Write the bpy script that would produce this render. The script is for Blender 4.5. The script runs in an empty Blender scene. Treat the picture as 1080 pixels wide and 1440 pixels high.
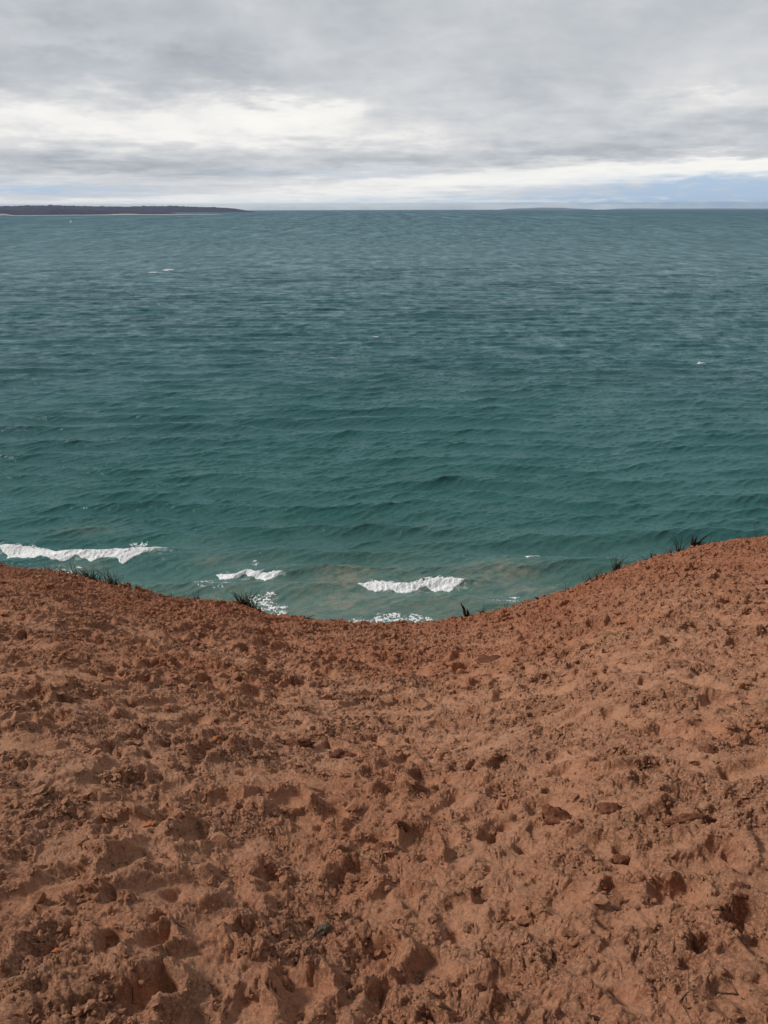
import bpy, math, random
import numpy as np
from mathutils import Vector, Matrix

R = math.radians
scene = bpy.context.scene
COL = scene.collection
rng = np.random.default_rng(7)
random.seed(7)

# ------------------------------------------------------------------ camera
CAM_Z = 120.0            # eye above the lake
EYE = 1.6                # eye above the sand
FPX = 1040.0             # focal length in px of the 1080x1440 photograph
PITCH = math.atan((720 - 295.3) / FPX) + 0.00614
cd = bpy.data.cameras.new('camera')
cd.sensor_fit = 'VERTICAL'; cd.sensor_height = 36.0; cd.sensor_width = 27.0
cd.lens = 36.0 * FPX / 1440.0
cd.clip_start = 0.05; cd.clip_end = 200000
cam = bpy.data.objects.new('camera', cd); COL.objects.link(cam)
cam.location = (0, 0, CAM_Z)
cam.rotation_euler = (Matrix.Rotation(math.pi / 2 - PITCH, 3, 'X') @ Matrix.Rotation(R(-0.14), 3, 'Z')).to_euler()
scene.camera = cam
scene.render.resolution_x = 768; scene.render.resolution_y = 1024
scene.view_settings.view_transform = 'Standard'
scene.view_settings.look = 'None'
scene.view_settings.exposure = 0.0
scene.view_settings.gamma = 1.0
scene.view_settings.use_curve_mapping = False

# ------------------------------------------------------------------ node helper
class NT:
    def __init__(s, tree): s.t = tree; s.n = tree.nodes; s.l = tree.links
    def node(s, typ, **kw):
        n = s.n.new(typ)
        for k, v in kw.items(): setattr(n, k, v)
        return n
    def put(s, sock, v):
        if hasattr(v, 'is_linked') or hasattr(v, 'links'): s.l.new(v, sock)
        elif isinstance(v, (tuple, list)):
            sock.default_value = tuple(v) + ((1.0,) if len(v) == 3 and len(sock.default_value) == 4 else ())
        else: sock.default_value = v
    def m(s, op, a, b=None, c=None, clamp=False):
        n = s.node('ShaderNodeMath', operation=op); n.use_clamp = clamp
        s.put(n.inputs[0], a)
        if b is not None: s.put(n.inputs[1], b)
        if c is not None: s.put(n.inputs[2], c)
        return n.outputs[0]
    def mix(s, f, a, b, blend='MIX'):
        n = s.node('ShaderNodeMix', data_type='RGBA', blend_type=blend); n.clamp_factor = True
        s.put(n.inputs[0], f); s.put(n.inputs[6], a); s.put(n.inputs[7], b)
        return n.outputs[2]
    def sm(s, x, a, b, lo=0.0, hi=1.0):
        n = s.node('ShaderNodeMapRange', interpolation_type='SMOOTHSTEP')
        s.put(n.inputs[0], x); s.put(n.inputs[1], a); s.put(n.inputs[2], b); s.put(n.inputs[3], lo); s.put(n.inputs[4], hi)
        return n.outputs[0]
    def noise(s, vec, scale, detail=4, rough=0.55, dist=0.0, lac=2.0):
        n = s.node('ShaderNodeTexNoise')
        if vec is not None: s.l.new(vec, n.inputs['Vector'])
        n.inputs['Scale'].default_value = scale; n.inputs['Detail'].default_value = detail
        n.inputs['Roughness'].default_value = rough; n.inputs['Distortion'].default_value = dist
        n.inputs['Lacunarity'].default_value = lac
        return n.outputs['Fac']
    def comb(s, x, y, z):
        n = s.node('ShaderNodeCombineXYZ')
        for i, v in enumerate((x, y, z)): s.put(n.inputs[i], v)
        return n.outputs[0]
    def sep(s, v):
        n = s.node('ShaderNodeSeparateXYZ'); s.l.new(v, n.inputs[0]); return n.outputs
    def scalev(s, v, sc):
        n = s.node('ShaderNodeMapping'); s.l.new(v, n.inputs[0]); n.inputs['Scale'].default_value = sc; return n.outputs[0]

def srgb(r, g, b):
    f = lambda c: ((c / 255) / 12.92) if c / 255 <= 0.04045 else (((c / 255) + 0.055) / 1.055) ** 2.4
    return (f(r), f(g), f(b))

# ------------------------------------------------------------------ sky (overcast with a broken bright band low down)
SUN_AZ, SUN_EL = R(-80), R(37)       # azimuth from +Y towards +X
world = bpy.data.worlds.new('World'); scene.world = world; world.use_nodes = True
w = NT(world.node_tree); w.n.clear()
sky = w.node('ShaderNodeTexSky', sky_type='NISHITA'); sky.sun_disc = False
sky.sun_elevation = SUN_EL; sky.sun_rotation = SUN_AZ; sky.altitude = 0; sky.air_density = 1.2; sky.dust_density = 2.0
gen = w.node('ShaderNodeTexCoord').outputs['Generated']
X, Y, Z = w.sep(gen)[:3]
az = w.m('ARCTAN2', X, Y)
el = w.m('ARCSINE', Z)
azd = w.m('MULTIPLY', az, 57.2958); eld = w.m('MULTIPLY', el, 57.2958)
def blob(a, e, sa, se):
    da = w.m('DIVIDE', w.m('SUBTRACT', azw, a), sa); de = w.m('DIVIDE', w.m('SUBTRACT', elw, e), se)
    q = w.m('ADD', w.m('MULTIPLY', da, da), w.m('MULTIPLY', de, de))
    return w.m('EXPONENT', w.m('MULTIPLY', q, -1.0))
elp = w.m('MAXIMUM', eld, 0.0)
lv = w.m('LOGARITHM', w.m('ADD', elp, 1.6), 2.718)          # layers bunch up towards the horizon
cvec = w.comb(w.m('MULTIPLY', azd, 0.050), w.m('MULTIPLY', lv, 1.9), 3.1)
wv = w.comb(w.m('MULTIPLY', azd, 0.11), w.m('MULTIPLY', lv, 3.6), 8.4)
warp = w.m('SUBTRACT', w.noise(wv, 1.0, 5, 0.6), 0.5)
warp2 = w.m('SUBTRACT', w.noise(wv, 2.7, 5, 0.6), 0.5)
azw = w.m('ADD', azd, w.m('MULTIPLY', warp, 9.0))
elw = w.m('ADD', eld, w.m('MULTIPLY', w.m('MULTIPLY', warp2, w.m('ADD', w.m('MULTIPLY', elp, 0.30), 0.5)), 1.6))
n1 = w.noise(cvec, 1.0, 7, 0.52, 0.35)
n2 = w.noise(w.comb(w.m('MULTIPLY', azd, 0.22), w.m('MULTIPLY', lv, 5.5), 1.7), 1.0, 6, 0.55, 0.2)
n3 = w.noise(w.comb(w.m('MULTIPLY', azd, 0.60), w.m('MULTIPLY', lv, 9.0), 5.2), 1.0, 5, 0.6, 0.3)
# brightness field 0 dark grey .. 1 cream white
bri = w.m('ADD', 0.36, w.m('MULTIPLY', w.m('SUBTRACT', n1, 0.5), 0.8))
bri = w.m('ADD', bri, w.m('MULTIPLY', w.m('SUBTRACT', n2, 0.5), w.sm(eld, 9.0, 3.5, 0.30, 0.55)))
bri = w.m('ADD', bri, w.m('MULTIPLY', w.m('SUBTRACT', n3, 0.5), w.sm(eld, 8.0, 3.0, 0.10, 0.32)))
for (a, e, sa, se, k) in [(-24, 5.3, 9, 1.1, .34), (-8, 5.6, 7, .9, .36), (0, 4.6, 7, .8, .16), (-15, 4.3, 14, .9, .22), (22, 6.0, 6, .7, .22),
                          (12, 5.0, 14, 1.2, .04), (-2, 3.1, 26, .45, -.10), (20, 3.4, 14, .8, -.08), (-14, 2.2, 9, .45, -.20), (-20, 2.7, 6, .25, -.12),
                          (4, 1.45, 12, .7, .42), (19, 2.1, 9, .55, .50), (27, 2.4, 5, .5, .35), (-24, 1.6, 7, .35, .18), (-6, 0.5, 12, .35, .30), (0, 0.1, 40, .3, .35),
                          (-13, 8.2, 10, 1.3, -.16), (-22, 9.6, 6, .9, .10), (10, 9.5, 14, 1.6, .03), (24, 9.5, 8, 2, .03), (0, 11.5, 30, 1.5, -.03), (8, 7.6, 9, .9, -.07)]:
    bri = w.m('ADD', bri, w.m('MULTIPLY', blob(a, e, sa, se), k))
upper = w.sm(eld, 14.0, 40.0)
bri = w.m('ADD', w.m('ADD', bri, 0.07), w.m('ADD', w.m('MULTIPLY', upper, -0.12), w.sm(eld, 6.0, 9.5, 0.05, -0.10)), clamp=True)
cr = w.node('ShaderNodeValToRGB'); w.l.new(bri, cr.inputs[0])
els = cr.color_ramp.elements
els[0].position = 0.0; els[0].color = (*srgb(150, 156, 168), 1)
els[1].position = 1.0; els[1].color = (*srgb(252, 250, 244), 1)
for p, c in [(0.3, (186, 191, 197)), (0.45, (204, 207, 211)), (0.62, (221, 221, 222)), (0.8, (243, 242, 240))]:
    e_ = els.new(p); e_.color = (*srgb(*c), 1)
cloud = cr.outputs[0]
# blue gaps low on the right and faintly on the left
gap = w.m('ADD', w.m('MULTIPLY', blob(25, 0.7, 12, .95), 1.25), w.m('ADD', w.m('MULTIPLY', blob(-24, 1.0, 8, .4), .7), w.m('ADD', w.m('MULTIPLY', blob(4, 0.3, 16, .35), .45), w.m('MULTIPLY', blob(-4, 2.0, 7, .3), .25))))
gap = w.m('ADD', gap, w.m('MULTIPLY', w.m('SUBTRACT', n3, 0.5), w.m('MULTIPLY', gap, 3.4)))
gap = w.m('MINIMUM', w.m('MAXIMUM', gap, 0.0), 0.92)
skyc = w.mix(1.0, sky.outputs[0], (0.085, 0.10, 0.125), 'MULTIPLY')
skyc = w.mix(0.88, skyc, srgb(180, 205, 232))
final = w.mix(gap, cloud, skyc)
thick = w.m('MAXIMUM', w.sm(Y, 0.15, -0.5), w.m('MULTIPLY', upper, 0.5))      # unseen sky overhead and inland, darkened to cut fill on the sand
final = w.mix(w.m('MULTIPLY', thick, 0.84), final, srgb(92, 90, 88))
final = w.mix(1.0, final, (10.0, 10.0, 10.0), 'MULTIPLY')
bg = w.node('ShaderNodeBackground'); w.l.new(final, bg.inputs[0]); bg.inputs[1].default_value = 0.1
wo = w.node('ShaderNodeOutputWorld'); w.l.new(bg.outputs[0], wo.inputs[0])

sd = bpy.data.lights.new('sun', 'SUN'); sd.energy = 2.7; sd.angle = R(10); sd.color = (1.0, 0.96, 0.9)
sun = bpy.data.objects.new('sun', sd); COL.objects.link(sun)
sdir = Vector((math.sin(SUN_AZ) * math.cos(SUN_EL), math.cos(SUN_AZ) * math.cos(SUN_EL), math.sin(SUN_EL)))
sun.rotation_euler = sdir.to_track_quat('Z', 'Y').to_euler()
sun.location = (0, 0, 200)

# ------------------------------------------------------------------ small helpers
def mesh_obj(name, verts, faces, mat, parent=None, smooth=True, attrs=None, quads=True):
    me = bpy.data.meshes.new(name)
    verts = np.asarray(verts, dtype=np.float32)
    if isinstance(faces, np.ndarray):
        k = faces.shape[1]; nf = faces.shape[0]
        me.vertices.add(len(verts)); me.vertices.foreach_set('co', verts.ravel())
        me.loops.add(nf * k); me.loops.foreach_set('vertex_index', faces.astype(np.int32).ravel())
        me.polygons.add(nf)
        me.polygons.foreach_set('loop_start', (np.arange(nf) * k).astype(np.int32))
        me.polygons.foreach_set('loop_total', np.full(nf, k, dtype=np.int32))
        me.update(calc_edges=True)
    else:
        me.from_pydata([tuple(map(float, v)) for v in verts], [], faces); me.update()
    me.polygons.foreach_set('use_smooth', np.full(len(me.polygons), smooth))
    if attrs:
        for k_, v_ in attrs.items():
            a = me.attributes.new(k_, 'FLOAT', 'POINT'); a.data.foreach_set('value', np.asarray(v_, dtype=np.float32).ravel())
    me.materials.append(mat)
    o = bpy.data.objects.new(name, me); COL.objects.link(o)
    if parent: o.parent = parent
    return o

def tag(o, label=None, cat=None, group=None, kind=None):
    if label: o['label'] = label
    if cat: o['category'] = cat
    if group: o['group'] = group
    if kind: o['kind'] = kind
    return o

def empty(name, loc, rz=0):
    e = bpy.data.objects.new(name, None); COL.objects.link(e); e.location = loc; e.rotation_euler = (0, 0, rz); e.empty_display_size = 0.2
    return e

def new_mat(name):
    m = bpy.data.materials.new(name); m.use_nodes = True
    t = NT(m.node_tree); b = t.n['Principled BSDF']
    return m, t, b

def simple_mat(name, c1, c2, scale, rough=0.9, bump=0.0, detail=4):
    m, t, b = new_mat(name)
    tc = t.node('ShaderNodeTexCoord').outputs['Object']
    n = t.noise(tc, scale, detail, 0.6)
    t.l.new(t.mix(t.sm(n, 0.3, 0.7), c1, c2), b.inputs['Base Color'])
    b.inputs['Roughness'].default_value = rough
    if rough > .6: b.inputs['Specular IOR Level'].default_value = 0.12
    if bump:
        bn = t.node('ShaderNodeBump'); bn.inputs['Strength'].default_value = 0.6; bn.inputs['Distance'].default_value = bump
        t.l.new(n, bn.inputs['Height']); t.l.new(bn.outputs[0], b.inputs['Normal'])
    return m

# gradient noise on arrays --------------------------------------------------
def _hash(ix, iy, seed):
    h = (ix.astype(np.uint32) * np.uint32(374761393) + iy.astype(np.uint32) * np.uint32(668265263) + np.uint32(seed) * np.uint32(2246822519))
    h = (h ^ (h >> np.uint32(13))) * np.uint32(1274126177)
    h = h ^ (h >> np.uint32(16))
    return h
def pnoise(x, y, seed=0):
    xi = np.floor(x); yi = np.floor(y); fx = (x - xi).astype(np.float32); fy = (y - yi).astype(np.float32)
    xi = xi.astype(np.int64).astype(np.uint32); yi = yi.astype(np.int64).astype(np.uint32)
    u = fx * fx * fx * (fx * (fx * 6 - 15) + 10); v = fy * fy * fy * (fy * (fy * 6 - 15) + 10)
    def g(ox, oy):
        a = (_hash(xi + np.uint32(ox), yi + np.uint32(oy), seed) & np.uint32(1023)).astype(np.float32) * np.float32(2 * math.pi / 1024)
        return np.cos(a) * (fx - ox) + np.sin(a) * (fy - oy)
    n00, n10, n01, n11 = g(0, 0), g(1, 0), g(0, 1), g(1, 1)
    a = n00 + u * (n10 - n00); b = n01 + u * (n11 - n01)
    return (a + v * (b - a)) * 1.5
def fbm(x, y, seed=0, octs=4, gain=0.5):
    s = 0; a = 1; f = 1
    for i in range(octs):
        s = s + a * pnoise(x * f + 17.3 * i, y * f - 9.1 * i, seed + i * 31); a *= gain; f *= 2.03
    return s
def worley(x, y, seed=0):
    xi = np.floor(x).astype(np.int64); yi = np.floor(y).astype(np.int64)
    f1 = np.full(x.shape, 9.0, dtype=np.float32); f2 = f1.copy(); idv = np.zeros(x.shape, dtype=np.float32)
    for dx in (-1, 0, 1):
        for dy in (-1, 0, 1):
            cx = xi + dx; cy = yi + dy
            h = _hash(cx.astype(np.uint32), cy.astype(np.uint32), seed)
            px = (h & np.uint32(1023)).astype(np.float32) / 1023; py = ((h >> np.uint32(10)) & np.uint32(1023)).astype(np.float32) / 1023
            d = np.sqrt((cx + px - x) ** 2 + (cy + py - y) ** 2).astype(np.float32)
            iv = ((h >> np.uint32(20)) & np.uint32(255)).astype(np.float32) / 255
            near = d < f1
            f2 = np.where(near, f1, np.minimum(f2, d)); idv = np.where(near, iv, idv); f1 = np.where(near, d, f1)
    return f1, f2, idv
def sstep(x, a, b):
    t = np.clip((x - a) / (b - a), 0, 1); return t * t * (3 - 2 * t)

# photograph pixel -> direction (used only to read real positions off the photograph)
def pix_dir(px, py):
    X_ = px - 540; U_ = 720 - py
    cp, sp = math.cos(PITCH), math.sin(PITCH)
    d = np.array([X_, FPX * cp + U_ * sp, -FPX * sp + U_ * cp]); return d / np.linalg.norm(d)

# ------------------------------------------------------------------ the dune: base shape
CREST = [(-150, 786), (0, 797), (60, 800), (130, 817), (180, 827), (250, 841), (330, 848), (380, 864), (450, 872), (540, 879), (600, 878),
         (650, 870), (700, 860), (760, 844), (800, 831), (850, 810), (900, 792), (950, 778), (1000, 768), (1080, 756), (1250, 738)]
_ca, _ce = [], []
for px, py in CREST:
    d = pix_dir(px, py); _ca.append(math.degrees(math.atan2(d[0], d[1]))); _ce.append(-d[2] / math.hypot(d[0], d[1]))
_ca = [-180, -140, -100, -70] + _ca + [70, 100, 140, 180]
_ce = [-.10, 0.05, .28, .40] + _ce + [.30, .20, .0, -.10]
RC_A = [-180, -60, -30, -10, 0, 10, 20, 30, 60, 180]; RC_V = [18, 17, 14.5, 12.5, 12, 12.8, 15, 17.5, 20, 18]
_ta = np.linspace(-180, 180, 1441)
def _smooth_tab(xa, ya, k):
    t = np.interp(_ta, xa, ya); ker = np.hanning(k); ker /= ker.sum()
    return np.convolve(np.pad(t, k // 2, mode='wrap'), ker, mode='valid')[:1441]
_TE = _smooth_tab(_ca, _ce, 5); _TR = _smooth_tab(RC_A, RC_V, 31)
SL_MAX = math.tan(R(36.5))
def dune_base(r, azdeg):
    te = np.interp(azdeg, _ta, _TE); rc = np.interp(azdeg, _ta, _TR)
    drop = 0.045                                    # the crumbly relief stands this much above the base
    e0 = EYE
    b = e0 / rc ** 2; a = te + drop / rc - 2 * e0 / rc
    rs = np.maximum((SL_MAX - a) / (2 * b * 2.2), 0.0)
    # past the crest the face steepens quickly to the angle of repose
    r1 = np.minimum(r, rc)
    z = -e0 - a * r1 - b * r1 ** 2
    s0 = a + 2 * b * rc; k = 0.055
    over = np.maximum(r - rc, 0); rl = (np.maximum(SL_MAX - s0, 0)) / (2 * k)
    o1 = np.minimum(over, rl)
    z = z - s0 * over - k * o1 ** 2 - 2 * k * rl * np.maximum(over - rl, 0)
    behind = sstep(np.abs(azdeg), 75, 120)
    zb = -e0 + 0.10 * np.minimum(r, 40) + 0 * a
    return z * (1 - behind) + zb * behind
def base_xy(x, y):
    return CAM_Z + dune_base(np.hypot(x, y), np.degrees(np.arctan2(x, y)))
def ground_at(px, py, tmax=40.0):
    d = pix_dir(px, py); lo = None
    for t in np.arange(0.8, tmax, 0.02):
        p = d * t
        if CAM_Z + p[2] <= base_xy(p[0], p[1]) + 0.03: return p[0], p[1], t
    t = min(tmax, 14); return None

# ------------------------------------------------------------------ dune relief (trampled sand)
na_d, nr_d = 1560, 1500
az_d = np.linspace(-33, 33, na_d)
az_l = -33 - np.cumsum(np.geomspace(0.06, 5.5, 90)); az_l = az_l[az_l > -180]
AZ = np.concatenate([az_l[::-1], az_d, -az_l])
AZ = np.concatenate([AZ, [180.0]]) ; AZ = np.concatenate([[-180.0], AZ])
RR = 1.0 + (19.0 - 1.0) * (0.42 * np.linspace(0, 1, nr_d) + 0.58 * np.linspace(0, 1, nr_d) ** 1.7)
RR = np.concatenate([np.linspace(0.25, 0.99, 60), RR, 19 + np.cumsum(np.geomspace(0.03, 7.0, 90))])
RR = RR[RR < 215]
AA, RG = np.meshgrid(AZ, RR)             # rows r, cols az
AA = AA.astype(np.float64); XX = RG * np.sin(np.radians(AA)); YY = RG * np.cos(np.radians(AA))
ZB = dune_base(RG, AA)

# cell size decides which wavelengths may exist there
daz = np.gradient(np.radians(AZ)); drr = np.gradient(RR)
CELL = np.maximum(drr[:, None] * 0.8, np.abs(daz)[None, :] * RG)
def band(lam): return np.clip((lam / (CELL * 2.2)) - 0.6, 0, 1)

def relief():
    H = 0.050 * fbm(XX / 1.9, YY / 1.6, 11, 3) * band(0.9)
    H += 0.030 * fbm(XX / 0.62, YY / 0.50, 21, 2) * band(0.3) + 0.011 * fbm(XX / 0.24, YY / 0.19, 23, 2) * band(0.15)
    H += .055 * fbm(XX / .6, YY / .9, 24, 3) * sstep(RG, 8, 11)
    fwx = XX + .5 * (0.030 * pnoise(XX / 0.11, YY / 0.11, 5) + .006 * pnoise(XX / 0.035, YY / 0.035, 55)); fwy = YY + .5 * (0.030 * pnoise(XX / 0.11 + 40, YY / 0.11, 6))
    wx = XX + 0.030 * pnoise(XX / 0.11, YY / 0.11, 5) + 0.012 * pnoise(XX / 0.035, YY / 0.035, 55)
    wy = YY + 0.030 * pnoise(XX / 0.11 + 40, YY / 0.11, 6) + 0.012 * pnoise(XX / 0.035, YY / 0.035 + 9, 56)
    # scarps: sand crust broken in steps
    q = fbm(wx / 0.42, wy / 0.34, 33, 3, 0.45)
    st = np.floor(q * 3.0) + sstep(q * 3.0 - np.floor(q * 3.0), 0.72, 0.98)
    scm = sstep(fbm(XX / 1.1, YY / 1.0, 71, 2), -0.15, 0.25)
    H += (0.55 * (st / 3.0 - q) * 0.052 + q * 0.010) * band(0.25) * (0.35 + 0.65 * scm)
    # footprints
    FP = []
    for (px, py, L, W, ang, dep) in [(752, 1385, .30, .12, -55, .055), (520, 1350, .20, .13, 60, .065), (1052, 1285, .13, .10, 80, .13), (660, 1400, .22, .11, 20, .03), (745, 1288, .09, .06, 80, .07),
            (870, 1250, .24, .10, 15, .04), (820, 1440, .24, .11, 10, .05), (575, 1247, .07, .05, 80, .08), (112, 1170, .34, .12, 78, .05), (200, 1395, .16, .08, 50, .09),
            (110, 1425, .34, .15, 75, .06), (810, 1083, .26, .11, -30, .05), (990, 1115, .30, .12, 0, .05), (860, 1086, .08, .05, 70, .07), (530, 1108, .20, .08, 80, .06),
            (1000, 1185, .26, .12, 75, .05), (430, 1142, .34, .10, 80, .045), (700, 1165, .22, .10, 20, .04), (90, 985, .5, .2, 80, .04), (390, 1120, .30, .11, 70, .04),
            (340, 1310, .10, .06, 70, .06), (215, 1318, .10, .06, 80, .08), (370, 1220, .10, .06, 60, .06), (700, 1070, .3, .12, 60, .04), (960, 1240, .16, .14, 0, .05),
            (600, 1205, .08, .05, 50, .06), (1040, 1080, .4, .14, 80, .05), (480, 1240, .3, .12, 30, .03), (300, 1130, .3, .12, 50, .03), (250, 1240, .26, .11, 60, .03), (420, 1400, .2, .1, 10, .07),
            (930, 1140, .24, .11, 60, .05), (640, 1100, .25, .10, 70, .04), (160, 1100, .3, .12, 60, .04), (60, 1240, .3, .12, 40, .04)]:
        g = ground_at(px, py)
        if g: FP.append((g[0], g[1], L, W, R(ang), dep * .62))
    for i in range(2600):
        a_ = R(random.uniform(-46, 46)); r_ = 1.0 + 18 * random.random() ** 0.72
        FP.append((r_ * math.sin(a_), r_ * math.cos(a_), random.uniform(.20, .32), random.uniform(.085, .13), R(random.gauss(20, 55)), random.uniform(.010, .040) * (.50 + .50 * min(1, r_ / 6))))
    random.shuffle(FP)
    CR = np.zeros_like(H)
    for (fx, fy, L, W, an, dep) in FP:
        r_ = math.hypot(fx, fy); a_ = math.degrees(math.atan2(fx, fy)); ext = L * 0.5 + 0.14
        i0, i1 = np.searchsorted(RR, [r_ - ext, r_ + ext]); da = math.degrees(ext / max(r_, 0.3))
        j0, j1 = np.searchsorted(AZ, [a_ - da, a_ + da])
        if i1 - i0 < 2 or j1 - j0 < 2: continue
        x = fwx[i0:i1, j0:j1] - fx; y = fwy[i0:i1, j0:j1] - fy
        u = x * math.sin(an) + y * math.cos(an); v = x * math.cos(an) - y * math.sin(an)
        hl = L / 2 - W / 2
        uu = np.abs(u) - hl; uu = np.where(uu > 0, uu, 0)
        wsc = 1.0 + 0.18 * np.sin(u / L * 5.5)          # waist of a sole
        d = np.hypot(uu, v / wsc) - W / 2
        m = 1 - sstep(d, -0.016 - .45 * dep, 0.010 + .1 * dep)
        sub = H[i0:i1, j0:j1]
        floor = sub * 0.45 + np.median(sub) * 0.55 - .85 * dep * (0.75 + 0.5 * u / L)
        new = sub * (1 - m) + floor * m
        rim = np.exp(-((d - 0.03) / 0.028) ** 2) * dep * 0.50 * (0.6 + 0.8 * (u > 0))
        H[i0:i1, j0:j1] = new + rim * (1 - m)
        CR[i0:i1, j0:j1] = np.maximum(CR[i0:i1, j0:j1] * (1 - 0.8 * m), np.exp(-((d - 0.045) / 0.05) ** 2) * (0.55 + 6 * dep))
    # crumbly zones
    cm = sstep(fbm(XX / 0.55, YY / 0.42, 41, 5, 0.68), -0.30, 0.50)
    far = sstep(RG, 4, 11)
    cm = np.maximum(cm, CR * 0.9); cm = np.clip(cm + far * .55 * (1 - cm), 0, 1.1)
    t1 = np.abs(pnoise(wx / 0.090, wy / 0.075, 91)); t2 = np.abs(pnoise(wx / 0.048, wy / 0.042, 92)); t3 = np.abs(pnoise(wx / 0.024, wy / 0.022, 93))
    t4 = np.abs(pnoise(wx / 0.013, wy / 0.012, 94)); nearf = .60 + .40 * sstep(RG, 1.5, 6)
    H += cm * (.80 + .20 * sstep(RG, 1.5, 6)) * ((0.026 * (t1 - .25) * band(.09) + 0.022 * (t2 - .25) * band(.05)) * nearf + 0.013 * (t3 - .2) * band(.025) + .007 * (t4 - .2) * band(.013))
    # lumps
    for (sc, amp, thr, sd_) in [(0.075, .018, .62, 4), (0.040, .013, .45, 8), (0.021, .009, .35, 9), (.012, .005, .3, 10)]:
        f1, f2, iv = worley(wx / sc, wy / sc, sd_)
        dome = np.sqrt(np.clip(1 - (f1 / 0.48) ** 2, 0, 1)) * sstep(iv, thr, thr + .2)
        H += amp * dome * np.clip(cm * 1.3 - 0.15, 0, 1) * band(sc) * (.5 + .5 * sstep(RG, 2, 7))
    # small pits
    f1, f2, iv = worley(wx / 0.16 + 5, wy / 0.16, 15)
    H -= 0.030 * (1 - sstep(f1, 0.10, 0.28)) * sstep(iv, .70, .8) * band(.12)
    H += 0.0065 * fbm(wx / 0.07, wy / 0.06, 77, 3, .6) * band(.07) + .0022 * fbm(XX / 0.018, YY / 0.018, 78, 2) * band(.018)
    H *= 1.12 + 0.25 * far
    return H, cm
HH, CM = relief()
blend = sstep(RG, 0.25, 0.8)
ZZ = CAM_Z + ZB + HH * blend
def relief_z(x, y):
    r = math.hypot(x, y); a = math.degrees(math.atan2(x, y))
    i = min(max(np.searchsorted(RR, r), 1), len(RR) - 1); j = min(max(np.searchsorted(AZ, a), 1), len(AZ) - 1)
    return float(ZZ[i, j])

def sand_material():
    m, t, b = new_mat('sand')
    P = t.node('ShaderNodeNewGeometry').outputs['Position']
    at = t.node('ShaderNodeAttribute'); at.attribute_name = 'crumble'
    big = t.noise(P, 0.55, 4, 0.6, 0.5); mid = t.noise(P, 5.0, 5, 0.65, 0.4); sm = t.noise(P, 34, 4, 0.7); fine = t.noise(P, 95, 4, 0.7); grain = t.noise(P, 620, 2, 0.7); speck = t.noise(P, 260, 3, 0.8)
    c = t.mix(t.sm(big, .35, .68), (0.600, 0.305, 0.180), (0.560, 0.245, 0.132))
    c = t.mix(t.m('MULTIPLY', t.sm(mid, .42, .72), .55), c, (0.56, 0.305, 0.178))
    c = t.mix(t.m('MULTIPLY', t.sm(sm, .48, .72), .60), c, (0.280, 0.108, 0.055))
    py_ = t.sep(P)[1]; damp = t.m('MULTIPLY', t.sm(t.m('ADD', py_, t.m('MULTIPLY', big, 6.0)), 6.0, 14.0), 1.0)
    c = t.mix(t.m('MULTIPLY', damp, .60), c, (0.400, 0.145, 0.072))
    # damp crumbs, mixed redder and darker to stand in for shade in crevices
    c = t.mix(t.m('MULTIPLY', t.m('MULTIPLY', at.outputs['Fac'], t.sm(fine, .38, .58)), .68), c, (0.130, 0.047, 0.026))
    c = t.mix(t.m('MULTIPLY', t.sm(speck, .58, .76), .50), c, (0.07, 0.038, 0.025))
    c = t.mix(t.m('MULTIPLY', t.sm(grain, .56, .72), .35), c, (0.66, 0.48, 0.33))
    t.l.new(c, b.inputs['Base Color']); b.inputs['Roughness'].default_value = 0.95
    b.inputs['Specular IOR Level'].default_value = 0.25
    h = t.m('ADD', t.m('MULTIPLY', t.noise(P, 75, 5, 0.7, 0.3), 1.0), t.m('MULTIPLY', grain, 0.18))
    bn = t.node('ShaderNodeBump'); bn.inputs['Strength'].default_value = 1.0; bn.inputs['Distance'].default_value = 0.016
    t.l.new(h, bn.inputs['Height']); t.l.new(bn.outputs[0], b.inputs['Normal'])
    return m
SAND = sand_material()

nr, na = RG.shape
V = np.stack([XX, YY, ZZ], -1).reshape(-1, 3)
ii = np.arange(nr - 1)[:, None] * na + np.arange(na - 1)[None, :]
F = np.stack([ii, ii + 1, ii + na + 1, ii + na], -1).reshape(-1, 4)
dune = mesh_obj('sand_dune', V, F, SAND, attrs={'crumble': np.clip(CM, 0, 1)})
tag(dune, kind='structure')
# small disc underfoot closing the middle
kk = 96
pv = [(0, 0, CAM_Z - EYE)] + [(0.26 * math.sin(2 * math.pi * i / kk), 0.26 * math.cos(2 * math.pi * i / kk), float(base_xy(0.26 * math.sin(2 * math.pi * i / kk), 0.26 * math.cos(2 * math.pi * i / kk))) - 0.004) for i in range(kk)]
tag(mesh_obj('sand_underfoot', pv, [(0, 1 + (i + 1) % kk, 1 + i) for i in range(kk)], SAND), kind='structure')

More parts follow.
